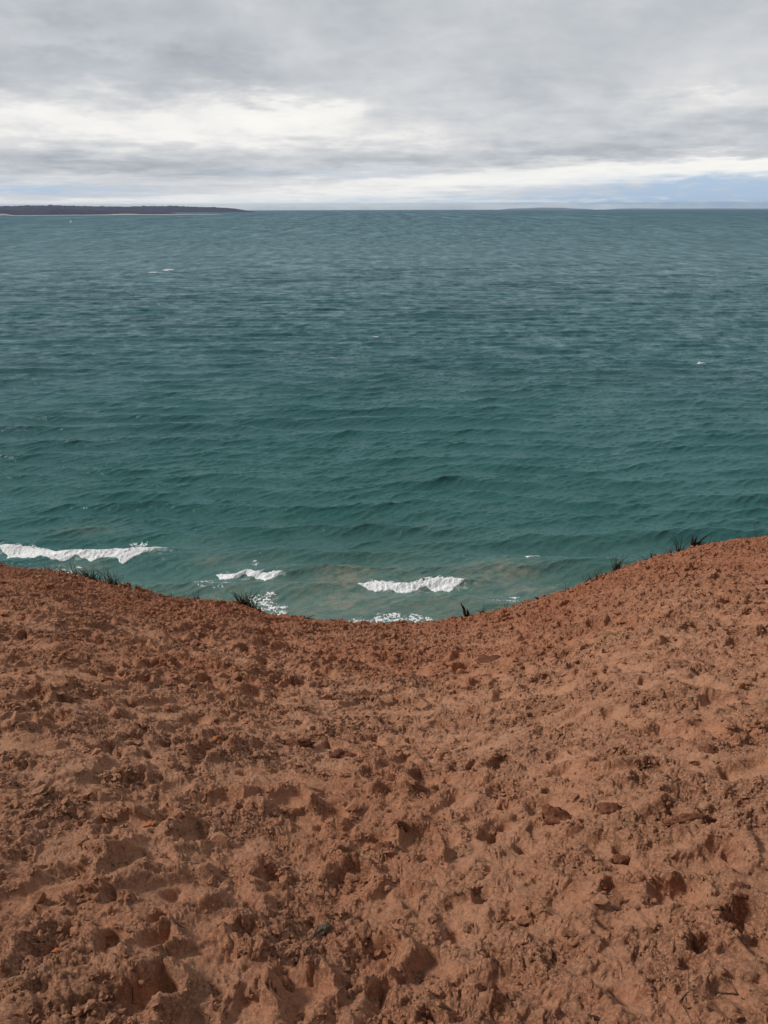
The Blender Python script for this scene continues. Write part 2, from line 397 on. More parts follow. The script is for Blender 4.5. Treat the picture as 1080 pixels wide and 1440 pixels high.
# ------------------------------------------------------------------ loose sand crumbs: one countless mass
def ico(sub=1):
    t = (1 + 5 ** .5) / 2
    v = [(-1, t, 0), (1, t, 0), (-1, -t, 0), (1, -t, 0), (0, -1, t), (0, 1, t), (0, -1, -t), (0, 1, -t), (t, 0, -1), (t, 0, 1), (-t, 0, -1), (-t, 0, 1)]
    f = [(0, 11, 5), (0, 5, 1), (0, 1, 7), (0, 7, 10), (0, 10, 11), (1, 5, 9), (5, 11, 4), (11, 10, 2), (10, 7, 6), (7, 1, 8), (3, 9, 4), (3, 4, 2), (3, 2, 6), (3, 6, 8), (3, 8, 9), (4, 9, 5), (2, 4, 11), (6, 2, 10), (8, 6, 7), (9, 8, 1)]
    v = [Vector(p).normalized() for p in v]
    for _ in range(sub):
        cache = {}; nf = []
        def midp(a, b):
            k = (min(a, b), max(a, b))
            if k not in cache: v.append(((v[a] + v[b]) / 2).normalized()); cache[k] = len(v) - 1
            return cache[k]
        for a, b, c in f:
            x, y, z = midp(a, b), midp(b, c), midp(c, a); nf += [(a, x, z), (b, y, x), (c, z, y), (x, y, z)]
        f = nf
    return np.array([tuple(p) for p in v]), np.array(f)
def lumpy(v, seed, amp=0.35, freq=1.6):
    rs = np.random.default_rng(seed); out = v.copy(); s = np.zeros(len(v))
    for k in range(7):
        d = rs.normal(size=3); d /= np.linalg.norm(d); s += np.sin(v @ d * freq * rs.uniform(.7, 2.6) * 1.6 + rs.uniform(0, 6)) / 7 ** .5
    return out * (1 + amp * s)[:, None]
IV, IF = ico(1)
def crumbs(n, IV, IF, k0, k1, seed):
    rng = np.random.default_rng(seed)
    # accept by the crumble mask; near the camera small ones matter, far away bigger ones
    vs, fs = [], []
    a = R(1) * rng.uniform(-40, 40, n * 3); r = 1.0 + 16.5 * rng.random(n * 3) ** 0.85
    x = r * np.sin(a); y = r * np.cos(a)
    i = np.clip(np.searchsorted(RR, r), 1, len(RR) - 1); j = np.clip(np.searchsorted(AZ, np.degrees(a)), 1, len(AZ) - 1)
    clus = sstep(fbm(x / 0.22, y / 0.20, 61, 3, .6), -0.1, 0.45)
    keep = rng.random(n * 3) < (0.05 + 0.95 * np.clip(CM[i, j], 0, 1) ** 1.4) * (0.10 + 0.90 * clus)
    x, y, i, j, r = (q[keep][:n] for q in (x, y, i, j, r)); z = ZZ[i, j]; m = len(x)
    s = np.exp(rng.normal(0, 0.55, m)) * (0.0032 + 0.00060 * r) * k0; s = np.clip(s, .0015, .028)
    lib = [lumpy(IV, k, k1, 1.5) for k in range(40)]; idx = rng.integers(0, 40, m)
    L = np.stack(lib)[idx]                                        # m,42,3
    th = rng.uniform(0, 2 * math.pi, m); c, sn = np.cos(th), np.sin(th)
    sc = np.stack([s * rng.uniform(.8, 1.7, m), s * rng.uniform(.7, 1.3, m), s * rng.uniform(.5, .95, m)], -1)
    L = L * sc[:, None, :]
    tl = rng.uniform(-.6, .6, m); ct, st_ = np.cos(tl), np.sin(tl)
    y1 = L[..., 1] * ct[:, None] - L[..., 2] * st_[:, None]; z1 = L[..., 1] * st_[:, None] + L[..., 2] * ct[:, None]
    xr = L[..., 0] * c[:, None] - y1 * sn[:, None]; yr = L[..., 0] * sn[:, None] + y1 * c[:, None]
    P = np.stack([xr + x[:, None], yr + y[:, None], z1 + (z + s * 0.30)[:, None]], -1).reshape(-1, 3)
    FF = (IF[None] + (np.arange(m) * len(IV))[:, None, None]).reshape(-1, 3)
    return P, FF, m
P, FF, m_ = crumbs(30000, IV, IF, 1.15, .50, 5)
IV0, IF0 = ico(0); P0, FF0, m0 = crumbs(120000, IV0, IF0, .72, .5, 6)
FF = np.concatenate([FF, FF0 + len(P)]); P = np.concatenate([P, P0]); _cr = np.concatenate([np.repeat(rng.uniform(.1, 1, m_), len(IV)), np.repeat(rng.uniform(.1, 1, m0), len(IV0))])
tag(mesh_obj('sand_crumbs', P, FF, SAND, smooth=False, attrs={'crumble': _cr}), kind='stuff')

# ------------------------------------------------------------------ lake
RE = 6371000.0
comps = []
rs = np.random.default_rng(12)
WDIR = R(178)   # waves run towards the shore (-Y), bearing from +Y
def add_comp(lam, amp, spread):
    th = WDIR + rs.normal(0, spread); k = 2 * math.pi / lam
    comps.append((k * math.sin(th), k * math.cos(th), amp, rs.uniform(0, 2 * math.pi), lam, math.sin(th), math.cos(th)))
for _ in range(9): add_comp(rs.uniform(21, 34), rs.uniform(.15, .25), R(6))
for _ in range(12): add_comp(rs.uniform(12, 21), rs.uniform(.12, .19), R(10))
for _ in range(16): add_comp(rs.uniform(6, 12), rs.uniform(.045, .085), R(19))
for _ in range(18): add_comp(rs.uniform(3, 6), rs.uniform(.020, .038), R(28))
for _ in range(18): add_comp(rs.uniform(1.4, 3), rs.uniform(.008, .016), R(40))

def lake_at(px, py):
    d = pix_dir(px, py); t = CAM_Z / -d[2]; return d[0] * t, d[1] * t
# breakers: crest line (polyline of px), height of the bore
BREAK = [('a', [(-30, 770), (3, 770), (60, 774), (120, 779), (180, 777), (228, 774), (262, 772)], 1.25, 3.4),
         ('b', [(295, 806), (330, 808), (345, 804), (375, 808), (397, 805), (420, 804)], 0.9, 2.8),
         ('c', [(492, 822), (520, 822), (575, 824), (615, 819), (655, 819), (680, 817)], 1.1, 3.0),
         ('d', [(640, 778), (700, 782), (740, 784), (757, 782), (800, 786)], 0.6, 2.4),
         ('e', [(460, 784), (540, 778), (640, 776)], .55, 5.2), ('f', [(250, 768), (300, 764), (360, 768)], .6, 5.2), ('g', [(120, 736), (200, 728), (250, 733)], .8, 5.7),
         ('h', [(290, 706), (360, 703), (450, 708), (520, 714)], .75, 6.2), ('i', [(420, 742), (520, 747), (610, 744)], .6, 5.7), ('j', [(600, 722), (700, 720), (800, 727)], .6, 5.7), ('k', [(-20, 735), (60, 741)], .6, 5.2)]
BP = []
for nm, pts, h, wd in BREAK:
    q = np.array([lake_at(*p) for p in pts]); q = q[np.argsort(q[:, 0])]; BP.append((nm, q, h, wd))
def bore(x, y):
    z = np.zeros_like(x)
    for nm, q, h, wd in BP:
        if q[:, 1].max() + 25 < y.min() or q[:, 1].min() - 25 > y.max(): continue
        yc = np.interp(x, q[:, 0], q[:, 1]); ends = sstep(x, q[0, 0] - 24, q[0, 0] + 14) * (1 - sstep(x, q[-1, 0] - 14, q[-1, 0] + 24))
        d = y - yc + 0.6 * pnoise(x / 5.0, x * 0 + 3.3, 9) + 0.3 * pnoise(x / 1.7, x * 0 + 7.3, 10)
        # steep towards the shore (smaller y), long back
        z = z + .9 * h * ends * np.where(d < 0, np.exp(-(d / (wd * .55)) ** 2), np.exp(-(d / (wd * 1.7)) ** 2))
    return z
def lake_surface(x, y, cell):
    r = np.hypot(x, y); z = np.zeros_like(x); dx = np.zeros_like(x); dy = np.zeros_like(x); jac = np.zeros_like(x)
    gust = 0.85 + 0.55 * fbm(x / 60.0, y / 45.0, 88, 3)
    mod = np.clip(.6 + .4 * gust, .7, 1.3)
    bend = 6.0 * pnoise(x / 70, y / 60, 44) + 2.0 * pnoise(x / 24, y / 22, 45)
    nears = sstep(r, 420, 230)
    shoal = 1 + 0.25 * sstep(r, 600, 300)
    for kx, ky, a, ph, lam, sx, sy in comps:
        f = np.clip(lam / (2.2 * cell) - 0.7, 0, 1)
        if f.max() <= 0: continue
        p = kx * x + ky * (y + bend) + ph; A = a * f * (shoal if lam > 12 else mod)
        s_, c_ = np.sin(p), np.cos(p)
        z += A * s_; q = 0.7 if lam > 3 else 0.4
        dx += q * A * sx * c_; dy += q * A * sy * c_; jac += A * math.hypot(kx, ky) * s_
    calm = sstep(r, 190, 235) * 0.65 + 0.35
    z = z * calm + bore(x, y)
    return x + dx * calm, y + dy * calm, z - r * r / (2 * RE), jac

wa = np.concatenate([-(34 + np.cumsum(np.geomspace(.1, 6, 50)))[::-1], np.linspace(-34, 34, 1300), 34 + np.cumsum(np.geomspace(.1, 6, 50))])
wa = wa[np.abs(wa) < 120]
dep = np.concatenate([np.linspace(R(40), R(30.8), 60)[:-1], np.linspace(R(30.8), 0.0072, 1850)])
WR = np.concatenate([CAM_Z / np.tan(dep), [17500, 19500, 22000, 26000, 30000, 34000, 38000, 42000, 48000, 55000]])
WA, WG = np.meshgrid(wa, WR)
x0 = WG * np.sin(np.radians(WA)); y0 = WG * np.cos(np.radians(WA))
cell = np.maximum(np.gradient(WR)[:, None] * 0.9, np.gradient(np.radians(wa))[None, :] * WG)
lx, ly, lz, jac = lake_surface(x0, y0, cell)
foam_attr = sstep(jac + 0.35 * fbm(x0 / 3.0, y0 / 2.0, 19, 3), 1.15, 1.8) * 0.55 * (WG < 1500)
# lacy streaks left behind by breakers, and cloudy sand stirred up on the bars
lace = 1 - np.abs(fbm(x0 / 6.0 + .4 * fbm(x0 / 3, y0 / 3, 3, 2), y0 / 2.2, 29, 4, .55)) * 2.6
nearm = sstep(WG, 275, 225)
foam_attr = np.clip(foam_attr + 0.45 * sstep(lace, .70, 1.0) * nearm * sstep(fbm(x0 / 18, y0 / 9, 30, 2), -.1, .5), 0, 1)
for nm, q, h_, wd in BP[:3]:
    yc = np.interp(x0, q[:, 0], q[:, 1]); d_ = y0 - yc; e_ = sstep(x0, q[0, 0] - 2, q[0, 0] + 8) * (1 - sstep(x0, q[-1, 0] - 8, q[-1, 0] + 2))
    halo = np.where(d_ > 0, np.exp(-d_ / 5.0), np.exp(-(d_ / (wd * 2.2)) ** 2)) * e_ * (np.abs(d_) < 40)
    foam_attr = np.maximum(foam_attr, np.clip(halo * (.38 + .7 * fbm(x0 / 3.0, y0 / 2.2, 131, 4, .5)), 0, .85))
turb = np.zeros_like(x0)
for (px, py, sx, sy, k) in [(485, 812, 16, 10, 1.), (480, 845, 15, 9, .95), (700, 806, 26, 9, .7), (680, 815, 20, 7, .5), (120, 745, 22, 7, .3), (560, 800, 14, 6, .4), (300, 790, 16, 5, .3), (250, 852, 30, 8, .6), (740, 830, 30, 9, .45), (100, 800, 18, 7, .45), (620, 850, 30, 10, .3), (440, 832, 12, 6, .3)]:
    cx, cy = lake_at(px, py); turb = np.maximum(turb, k * np.exp(-((x0 - cx) / (sx * .60)) ** 2 - ((y0 - cy) / (sy * .9)) ** 2))
turb = np.maximum(turb, .38 * sstep(WG + 10 * fbm(x0 / 14, y0 / 10, 68, 3), 252, 205)); turb = np.clip(turb * (0.65 + 1.1 * (fbm(x0 / 5, y0 / 3, 58, 4, .6) + .25)), 0, 1)
shore = sstep(WG + 14 * fbm(x0 / 30, y0 / 20, 66, 3), 300, 205)

def water_material():
    m, t, b = new_mat('lake_water')
    P = t.node('ShaderNodeNewGeometry').outputs['Position']
    px, py, pz = t.sep(P)[:3]
    def att(n):
        a = t.node('ShaderNodeAttribute'); a.attribute_name = n; return a.outputs['Fac']
    r = t.m('SQRT', t.m('ADD', t.m('MULTIPLY', px, px), t.m('MULTIPLY', py, py)))
    big = t.noise(t.scalev(P, (0.0022, 0.0050, 0)), 1.0, 4, 0.55, 0.6)
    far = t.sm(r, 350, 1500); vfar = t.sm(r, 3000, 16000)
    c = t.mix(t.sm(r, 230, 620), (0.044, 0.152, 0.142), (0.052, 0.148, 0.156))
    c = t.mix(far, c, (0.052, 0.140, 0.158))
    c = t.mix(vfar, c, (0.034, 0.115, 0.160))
    c = t.mix(t.m('MULTIPLY', att('shore'), .75), c, (0.135, 0.235, 0.195))
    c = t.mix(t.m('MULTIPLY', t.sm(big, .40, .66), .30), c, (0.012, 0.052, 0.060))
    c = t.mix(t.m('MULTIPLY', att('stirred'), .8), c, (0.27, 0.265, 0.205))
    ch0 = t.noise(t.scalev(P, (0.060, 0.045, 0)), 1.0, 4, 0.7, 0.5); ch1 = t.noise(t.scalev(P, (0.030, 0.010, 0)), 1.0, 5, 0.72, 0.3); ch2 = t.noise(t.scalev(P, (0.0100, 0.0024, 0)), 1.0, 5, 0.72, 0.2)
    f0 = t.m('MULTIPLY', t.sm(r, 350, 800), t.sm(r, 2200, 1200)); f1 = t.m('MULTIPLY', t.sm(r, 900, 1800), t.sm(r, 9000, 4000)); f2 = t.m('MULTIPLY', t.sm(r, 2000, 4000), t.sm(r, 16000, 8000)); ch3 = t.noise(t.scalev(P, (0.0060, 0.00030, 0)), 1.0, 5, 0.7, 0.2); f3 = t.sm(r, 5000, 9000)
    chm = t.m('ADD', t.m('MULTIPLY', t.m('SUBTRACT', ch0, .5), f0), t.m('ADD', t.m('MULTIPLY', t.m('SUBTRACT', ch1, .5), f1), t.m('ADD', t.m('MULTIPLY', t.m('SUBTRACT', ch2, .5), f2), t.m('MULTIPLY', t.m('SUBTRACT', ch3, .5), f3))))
    c = t.mix(t.m('MULTIPLY', t.sm(chm, .0, .15), .52), c, (0.010, 0.050, 0.062))  # dark and light faces of unresolved far waves painted into the colour
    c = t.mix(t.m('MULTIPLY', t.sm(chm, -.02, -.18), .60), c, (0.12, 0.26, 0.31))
    fo = att('foam')
    fn = t.noise(P, 1.6, 4, 0.7)
    fm = t.sm(t.m('ADD', fo, t.m('MULTIPLY', t.m('SUBTRACT', fn, .5), .8)), .25, .85)
    c = t.mix(t.m('MULTIPLY', fm, .55), c, (0.62, 0.68, 0.66))
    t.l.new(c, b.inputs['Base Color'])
    b.inputs['IOR'].default_value = 1.33; b.inputs['Specular IOR Level'].default_value = 0.26; b.inputs['Specular Tint'].default_value = (0.62, 0.86, 1.0, 1)
    # waves too small to resolve widen the reflection the farther away they are
    rough = t.m('ADD', 0.16, t.m('ADD', t.m('MULTIPLY', t.sm(r, 250, 2500), .12), t.m('MULTIPLY', t.sm(r, 2500, 30000), .08)))
    t.l.new(t.m('ADD', rough, t.m('MULTIPLY', fm, .4)), b.inputs['Roughness'])
    w1 = t.noise(t.scalev(P, (0.42, 0.75, 0.4)), 1.0, 5, 0.62, 0.8)
    w2 = t.noise(t.scalev(P, (0.07, 0.14, 0.1)), 1.0, 4, 0.6, 0.8)
    w3 = t.noise(t.scalev(P, (0.026, 0.022, 0.02)), 1.0, 4, 0.6, 0.5)
    b.inputs['Specular IOR Level'].default_value = 0.0
    w4 = t.noise(t.scalev(P, (0.010, 0.0022, 0.02)), 1.0, 4, 0.65, 0.3)
    h = t.m('ADD', t.m('ADD', t.m('MULTIPLY', w4, t.m('MULTIPLY', t.sm(r, 3000, 9000), 160.0)), t.m('MULTIPLY', w1, 0.9)), t.m('ADD', t.m('MULTIPLY', w2, t.m('MULTIPLY', t.sm(r, 700, 2200), 3.0)), t.m('MULTIPLY', w3, t.m('MULTIPLY', t.sm(r, 1800, 6000), 25.0))))
    bn = t.node('ShaderNodeBump'); bn.inputs['Strength'].default_value = 1.0; bn.inputs['Distance'].default_value = 0.42
    t.l.new(h, bn.inputs['Height']); t.l.new(bn.outputs[0], b.inputs['Normal'])
    # wave faces at grazing view shadow one another, so the mean reflectance of a rough lake levels off
    fr = t.node('ShaderNodeFresnel'); fr.inputs['IOR'].default_value = 1.33; t.l.new(bn.outputs[0], fr.inputs['Normal'])
    gl = t.node('ShaderNodeBsdfGlossy'); gl.inputs['Color'].default_value = (0.76, 0.91, 0.95, 1); t.l.new(bn.outputs[0], gl.inputs['Normal'])
    t.l.new(t.m('ADD', rough, t.m('MULTIPLY', fm, .4)), gl.inputs['Roughness'])
    fac = t.m('MULTIPLY', t.m('DIVIDE', fr.outputs[0], t.m('ADD', 0.88, t.m('MULTIPLY', fr.outputs[0], 1.30))), t.m('SUBTRACT', 1.0, t.m('MULTIPLY', fm, .7)))
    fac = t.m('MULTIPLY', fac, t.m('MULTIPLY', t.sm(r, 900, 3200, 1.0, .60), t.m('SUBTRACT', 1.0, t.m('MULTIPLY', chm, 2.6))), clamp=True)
    mx = t.node('ShaderNodeMixShader'); t.l.new(fac, mx.inputs[0]); t.l.new(b.outputs[0], mx.inputs[1]); t.l.new(gl.outputs[0], mx.inputs[2])
    t.l.new(mx.outputs[0], t.n['Material Output'].inputs['Surface'])
    return m
WATER = water_material()
nr_, na_ = WG.shape
ii = np.arange(nr_ - 1)[:, None] * na_ + np.arange(na_ - 1)[None, :]
F = np.stack([ii, ii + 1, ii + na_ + 1, ii + na_], -1).reshape(-1, 4)
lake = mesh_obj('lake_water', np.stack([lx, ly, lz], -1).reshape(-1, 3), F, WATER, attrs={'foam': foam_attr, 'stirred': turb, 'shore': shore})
tag(lake, kind='structure')

# ------------------------------------------------------------------ breaking foam
def foam_material():
    m, t, b = new_mat('foam')
    P = t.node('ShaderNodeNewGeometry').outputs['Position']
    n = t.noise(P, 1.3, 5, .65)
    t.l.new(t.mix(t.sm(n, .38, .62), (0.88, 0.90, 0.90), (0.96, 0.97, 0.97)), b.inputs['Base Color'])
    b.inputs['Roughness'].default_value = 0.8
    bn = t.node('ShaderNodeBump'); bn.inputs['Distance'].default_value = 0.03; t.l.new(n, bn.inputs['Height']); t.l.new(bn.outputs[0], b.inputs['Normal'])
    return m
FOAM = foam_material()
def foam_patch(name, x0_, x1_, y0_, y1_, fn, label, thick=0.16, step=0.14, cat='breaking wave', group=None):
    xs = np.arange(x0_, x1_, step); ys = np.arange(y0_, y1_, step)
    gx, gy = np.meshgrid(xs, ys)
    m = fn(gx, gy)
    X_, Y_, Z_, _ = lake_surface(gx, gy, np.full(gx.shape, .35))
    lump = 0.5 + 1.0 * np.abs(fbm(gx / 1.8, gy / 1.4, 5, 3, .5))
    Zt = Z_ + thick * np.clip(m, 0, 1) * lump * 1.6 + 0.04
    ok = m > 0
    n_r, n_c = gx.shape
    i_ = np.arange(n_r - 1)[:, None] * n_c + np.arange(n_c - 1)[None, :]
    cellok = ok[:-1, :-1] & ok[1:, :-1] & ok[:-1, 1:] & ok[1:, 1:]
    q = i_[cellok]; F_ = np.stack([q, q + 1, q + n_c + 1, q + n_c], -1)
    # closed body: top and underside with skirt
    used = np.unique(F_); remap = -np.ones(n_r * n_c, dtype=np.int64); remap[used] = np.arange(len(used))
    top = np.stack([X_, Y_, Zt], -1).reshape(-1, 3)[used]; bot = np.stack([X_, Y_, Z_ - .10], -1).reshape(-1, 3)[used]
    Ft = remap[F_]; nu = len(used); faces = [Ft, Ft[:, ::-1] + nu]
    e = np.concatenate([Ft[:, [0, 1]], Ft[:, [1, 2]], Ft[:, [2, 3]], Ft[:, [3, 0]]])
    key = e[:, 0] * nu + e[:, 1]; rk = e[:, 1] * nu + e[:, 0]; bd = e[~np.isin(key, rk)]
    faces.append(np.stack([bd[:, 1], bd[:, 0], bd[:, 0] + nu, bd[:, 1] + nu], -1))
    cen = np.array([top[:, 0].mean(), top[:, 1].mean(), 0.0])
    o = mesh_obj(name, np.concatenate([top, bot]) - cen, np.concatenate(faces), FOAM)
    o.location = cen
    tag(o, label, cat, group); return o
def roller(key, px0, px1, front, back, seed):
    q = [b for b in BP if b[0] == key][0][1]
    xa = lake_at(px0, 800)[0] ; xb = lake_at(px1, 800)[0]
    ya = np.interp((xa + xb) / 2, q[:, 0], q[:, 1])
    sc = ya / lake_at(540, 800)[1]; xa *= sc; xb *= sc
    def fn(x, y):
        yc = np.interp(x, q[:, 0], q[:, 1])
        t_ = (x - xa) / (xb - xa); env = np.clip(np.minimum(t_, 1 - t_) * 8, 0, 1) ** .8 * (t_ > 0) * (t_ < 1)
        sc1 = 0.75 + 0.55 * pnoise(x / 9, x * 0 + seed, seed) + .25 * pnoise(x / 3.1, x * 0 + 1.3, seed + 1)
        fr = 1.2 * front * env * np.clip(sc1, .25, 1.6) + .40 * fbm(x / 2.2, y / 2.2, seed + 2, 3, .5) * env
        bk = back * env * (0.8 + .5 * pnoise(x / 5, x * 0 + .3, seed + 3)) + .8 * fbm(x / 2.0, y / 2.6, seed + 4, 3, .55) * env
        d = y - yc
        m = np.minimum((d + fr) / .5, (bk - d) / .9)
        # holes in the trailing lace
        hole = fbm(x / 1.1, y / .8, seed + 6, 3, .6); m = np.where((d > back * .35) & (hole > .18), -1, m)
        return np.where(env > 0, m, -1)
    return (xa - 1, xb + 1, ya - 14, ya + 12, fn)
def lacy(px, py, sx, sy, seed, dens=0.0, slant=0.0):
    cx, cy = lake_at(px, py)
    def fn(x, y):
        u = (x - cx) / sx; v = (y - cy - slant * (x - cx)) / sy
        e = 1 - (u * u + v * v)
        n = 1 - 2.2 * np.abs(fbm(x / 2.3, y / 1.7, seed, 4, .6)) + .8 * fbm(x / 6, y / 4, seed + 9, 2)
        return np.where(e > 0, (n - (0.95 - dens) + .35 * (e - .5)) * 1.6, -1)
    return (cx - sx, cx + sx, cy - sy - abs(slant) * sx, cy + sy + abs(slant) * sx, fn)
foam_patch('breaking_wave', *roller('a', -8, 232, 6.2, 2.0, 3), 'long white roller breaking at the left above the dune edge, the widest foam line', .22)
foam_patch('breaking_wave', *roller('b', 303, 397, 2.6, .9, 13), 'small white breaker with two scalloped lobes, above the grey-green tuft with foam beside it', .17)
foam_patch('breaking_wave', *roller('c', 503, 656, 3.9, 2.2, 23), 'bright white breaker in the middle of the bay, above the lowest dip of the dune', .22)
foam_patch('breaking_wave', *roller('d', 735, 758, 1.1, .5, 33), 'tiny white curl breaking alone, right of the central breaker', .18)
foam_patch('foam_patch', *lacy(374, 852, 7.5, 8.5, 41, .42, -.3), 'lacy white wash beside the spiky tuft on the dune edge', .10, cat='foam')
foam_patch('foam_patch', *lacy(548, 872, 14, 4.5, 43, .42), 'thin white wash cut off by the lowest dip of the dune', .10, cat='foam')
foam_patch('foam_patch', *lacy(85, 803, 9, 5, 47, .20), 'broken foam patches under the long left roller by the dune grass', .08, cat='foam')
foam_patch('foam_patch', *lacy(360, 790, 2.2, 7, 51, .10), 'faint splashes of foam behind the small two-lobed breaker', .08, cat='foam')
foam_patch('foam_patch', *lacy(300, 825, 9, 5, 57, .10), 'faint lacy foam left of the spiky tuft', .06, cat='foam')
foam_patch('foam_patch', *lacy(735, 845, 12, 4, 59, .14), 'pale foam streaks just beyond the right slope of the dune', .06, cat='foam')
foam_patch('foam_patch', *lacy(195, 762, 4, 3, 62, .05), 'few flecks of spray behind the long left roller', .06, cat='foam')
def cap(px, py, sx, sy, seed, label):
    cx, cy = lake_at(px, py)
    def fn(x, y):
        u = (x - cx) / sx; v = (y - cy) / sy + .3 * np.sin(u * 3 + seed)
        return 1 - u * u - v * v + .9 * fbm(x / (sx * .4), y / (sy * .5), seed, 3, .6)
    foam_patch('whitecap', cx - sx * 1.6, cx + sx * 1.6, cy - sy * 1.8, cy + sy * 1.8, fn, label, .35, max(.2, sx / 40), 'whitecap')
cap(237, 379, 10, 16, 71, 'white crest at the right end of the pale streak, far out under the left headland')
cap(219, 382, 13, 8, 72, 'faint pale streak of foam far out, left of its white crest')
cap(986, 512, 3.0, 3, 73, 'lone whitecap in mid lake near the right edge')
cap(530, 474, 4, 4, 74, 'tiny whitecap in mid lake near the centre')

# ------------------------------------------------------------------ far shores
def far_hill(name, pts, depth, base_r, mat, seed, rough=0.10, n=420):
    # pts: (az degrees, height above water m) along the shore; body of real depth behind it
    azs = np.linspace(pts[0][0], pts[-1][0], n); hs = np.interp(azs, [p[0] for p in pts], [p[1] for p in pts])
    hs = np.convolve(np.pad(hs, 4, mode='edge'), np.ones(9) / 9, mode='valid')
    rows = 26; vs = []
    for k in range(rows):
        t = k / (rows - 1)
        prof = (1 - (1 - min(t / .35, 1)) ** 2.2) * (1 - max((t - .6) / .4, 0) ** 2)
        for i in range(n):
            rr = base_r + depth * t; a = R(azs[i])
            nz = float(hs[i])
            vs.append((rr * math.sin(a), rr * math.cos(a), nz * prof, azs[i], t))
    v = np.array(vs); r_ = np.hypot(v[:, 0], v[:, 1])
    nz = fbm(v[:, 0] / 700, v[:, 1] / 700, seed, 3) * rough + fbm(v[:, 0] / 90, v[:, 1] / 90, seed + 1, 3) * rough * .8
    z = v[:, 2] * (1 + nz) - r_ ** 2 / (2 * RE) - np.where((v[:, 4] == 0) | (v[:, 4] == 1), 4, 0)
    V_ = np.stack([v[:, 0], v[:, 1], z], -1)
    i_ = np.arange(rows - 1)[:, None] * n + np.arange(n - 1)[None, :]
    F_ = np.stack([i_, i_ + 1, i_ + n + 1, i_ + n], -1).reshape(-1, 4)
    return tag(mesh_obj(name, V_, F_, mat), kind='structure')
def azp(px, py=296):
    d = pix_dir(px, py); return math.degrees(math.atan2(d[0], d[1]))
WOOD = simple_mat('hazed_bare_woodland', (0.028, 0.022, 0.050), (0.085, 0.060, 0.095), 0.012, .95)  # purple-blue of distance haze put into the woodland colour
PALE = simple_mat('pale_bluff_sand', (0.74, 0.68, 0.62), (0.84, 0.80, 0.75), 0.02, .95)
ISLE = simple_mat('hazed_island_land', (0.20, 0.245, 0.30), (0.26, 0.30, 0.34), 0.01, .95)  # paled towards blue: distance haze put into the land colour
a_ = lambda p: azp(p)
far_hill('headland', [(a_(-220), 150), (a_(-60), 132), (a_(0), 124), (a_(50), 140), (a_(95), 134), (a_(150), 112), (a_(200), 114), (a_(245), 118), (a_(300), 96), (a_(330), 70), (a_(348), 24), (a_(358), 1)], 5200, 17500, WOOD, 4, .17)
far_hill('headland', [(a_(-220), 118), (a_(-60), 96), (a_(0), 70), (a_(40), 66), (a_(80), 76), (a_(130), 58), (a_(180), 46), (a_(215), 34), (a_(240), 20), (a_(248), 1)], 2200, 12600, WOOD, 9, .22)
far_hill('headland_beach', [(a_(-100), 14), (a_(-10), 15), (a_(8), 26), (a_(16), 5), (a_(60), 4), (a_(150), 6), (a_(170), 15), (a_(190), 15), (a_(200), 6), (a_(250), 5), (a_(308), 3), (a_(313), .3)], 120, 12420, PALE, 15)
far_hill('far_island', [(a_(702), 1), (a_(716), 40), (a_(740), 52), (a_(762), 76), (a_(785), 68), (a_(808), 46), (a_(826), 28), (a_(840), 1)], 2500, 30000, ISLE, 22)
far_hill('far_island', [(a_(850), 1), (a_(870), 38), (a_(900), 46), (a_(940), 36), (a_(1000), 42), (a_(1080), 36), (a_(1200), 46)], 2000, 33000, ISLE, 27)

# ------------------------------------------------------------------ boat
def prism(loops):      # list of equal-length closed loops -> verts, faces with caps
    n = len(loops[0]); v = [p for l in loops for p in l]; f = []
    for k in range(len(loops) - 1):
        for i in range(n): f.append((k * n + i, k * n + (i + 1) % n, (k + 1) * n + (i + 1) % n, (k + 1) * n + i))
    f.append(tuple(range(n))[::-1]); f.append(tuple(range((len(loops) - 1) * n, len(loops) * n)))
    return v, f
WHITE = simple_mat('white_paint', (0.86, 0.86, 0.85), (0.80, 0.80, 0.79), 2.0, .4)
DARKP = simple_mat('dark_hull_paint', (0.03, 0.035, 0.05), (0.05, 0.05, 0.06), 1.0, .4)
GLASS = simple_mat('cabin_window', (0.02, 0.03, 0.04), (0.03, 0.04, 0.05), 1.0, .1)
bx, by = lake_at(101, 311)
by *= 1.0; br = math.hypot(bx, by)
boat = empty('motor_yacht', (bx, by, -br * br / (2 * RE) - .1), R(-52)); boat.scale = (1.35, 1.35, 1.6); tag(boat, 'small white boat with a dark waterline out on the lake, below the left headland', 'boat')
def ring(z, l, wd, bow): return [(-l / 2, -wd / 2, z), (l * .25, -wd / 2, z), (l * .25 + bow * .6, -wd * .28, z), (l / 2 + bow * .2, 0, z), (l * .25 + bow * .6, wd * .28, z), (l * .25, wd / 2, z), (-l / 2, wd / 2, z)]
v, f = prism([ring(-.8, 23, 4.5, 1), ring(.4, 25, 6, 4), ring(2.6, 26, 6.8, 7)]); mesh_obj('hull', v, f, WHITE, boat, False)
v, f = prism([ring(2.61, 25, 6.6, 6.5), ring(3.6, 25.4, 6.8, 7)]); mesh_obj('bulwark', v, f, WHITE, boat, False)
v, f = prism([ring(-.9, 23.4, 5.0, 1.2), ring(.25, 25.2, 6.2, 4.3)]); mesh_obj('boot_stripe', v, f, DARKP, boat, False)
v, f = prism([[(-9, -2.6, 3.61), (5, -2.6, 3.61), (7.5, 0, 3.61), (5, 2.6, 3.61), (-9, 2.6, 3.61)], [(-9, -2.5, 6.6), (4, -2.5, 6.6), (6, 0, 6.6), (4, 2.5, 6.6), (-9, 2.5, 6.6)]])
cab = mesh_obj('cabin', v, f, WHITE, boat, False)
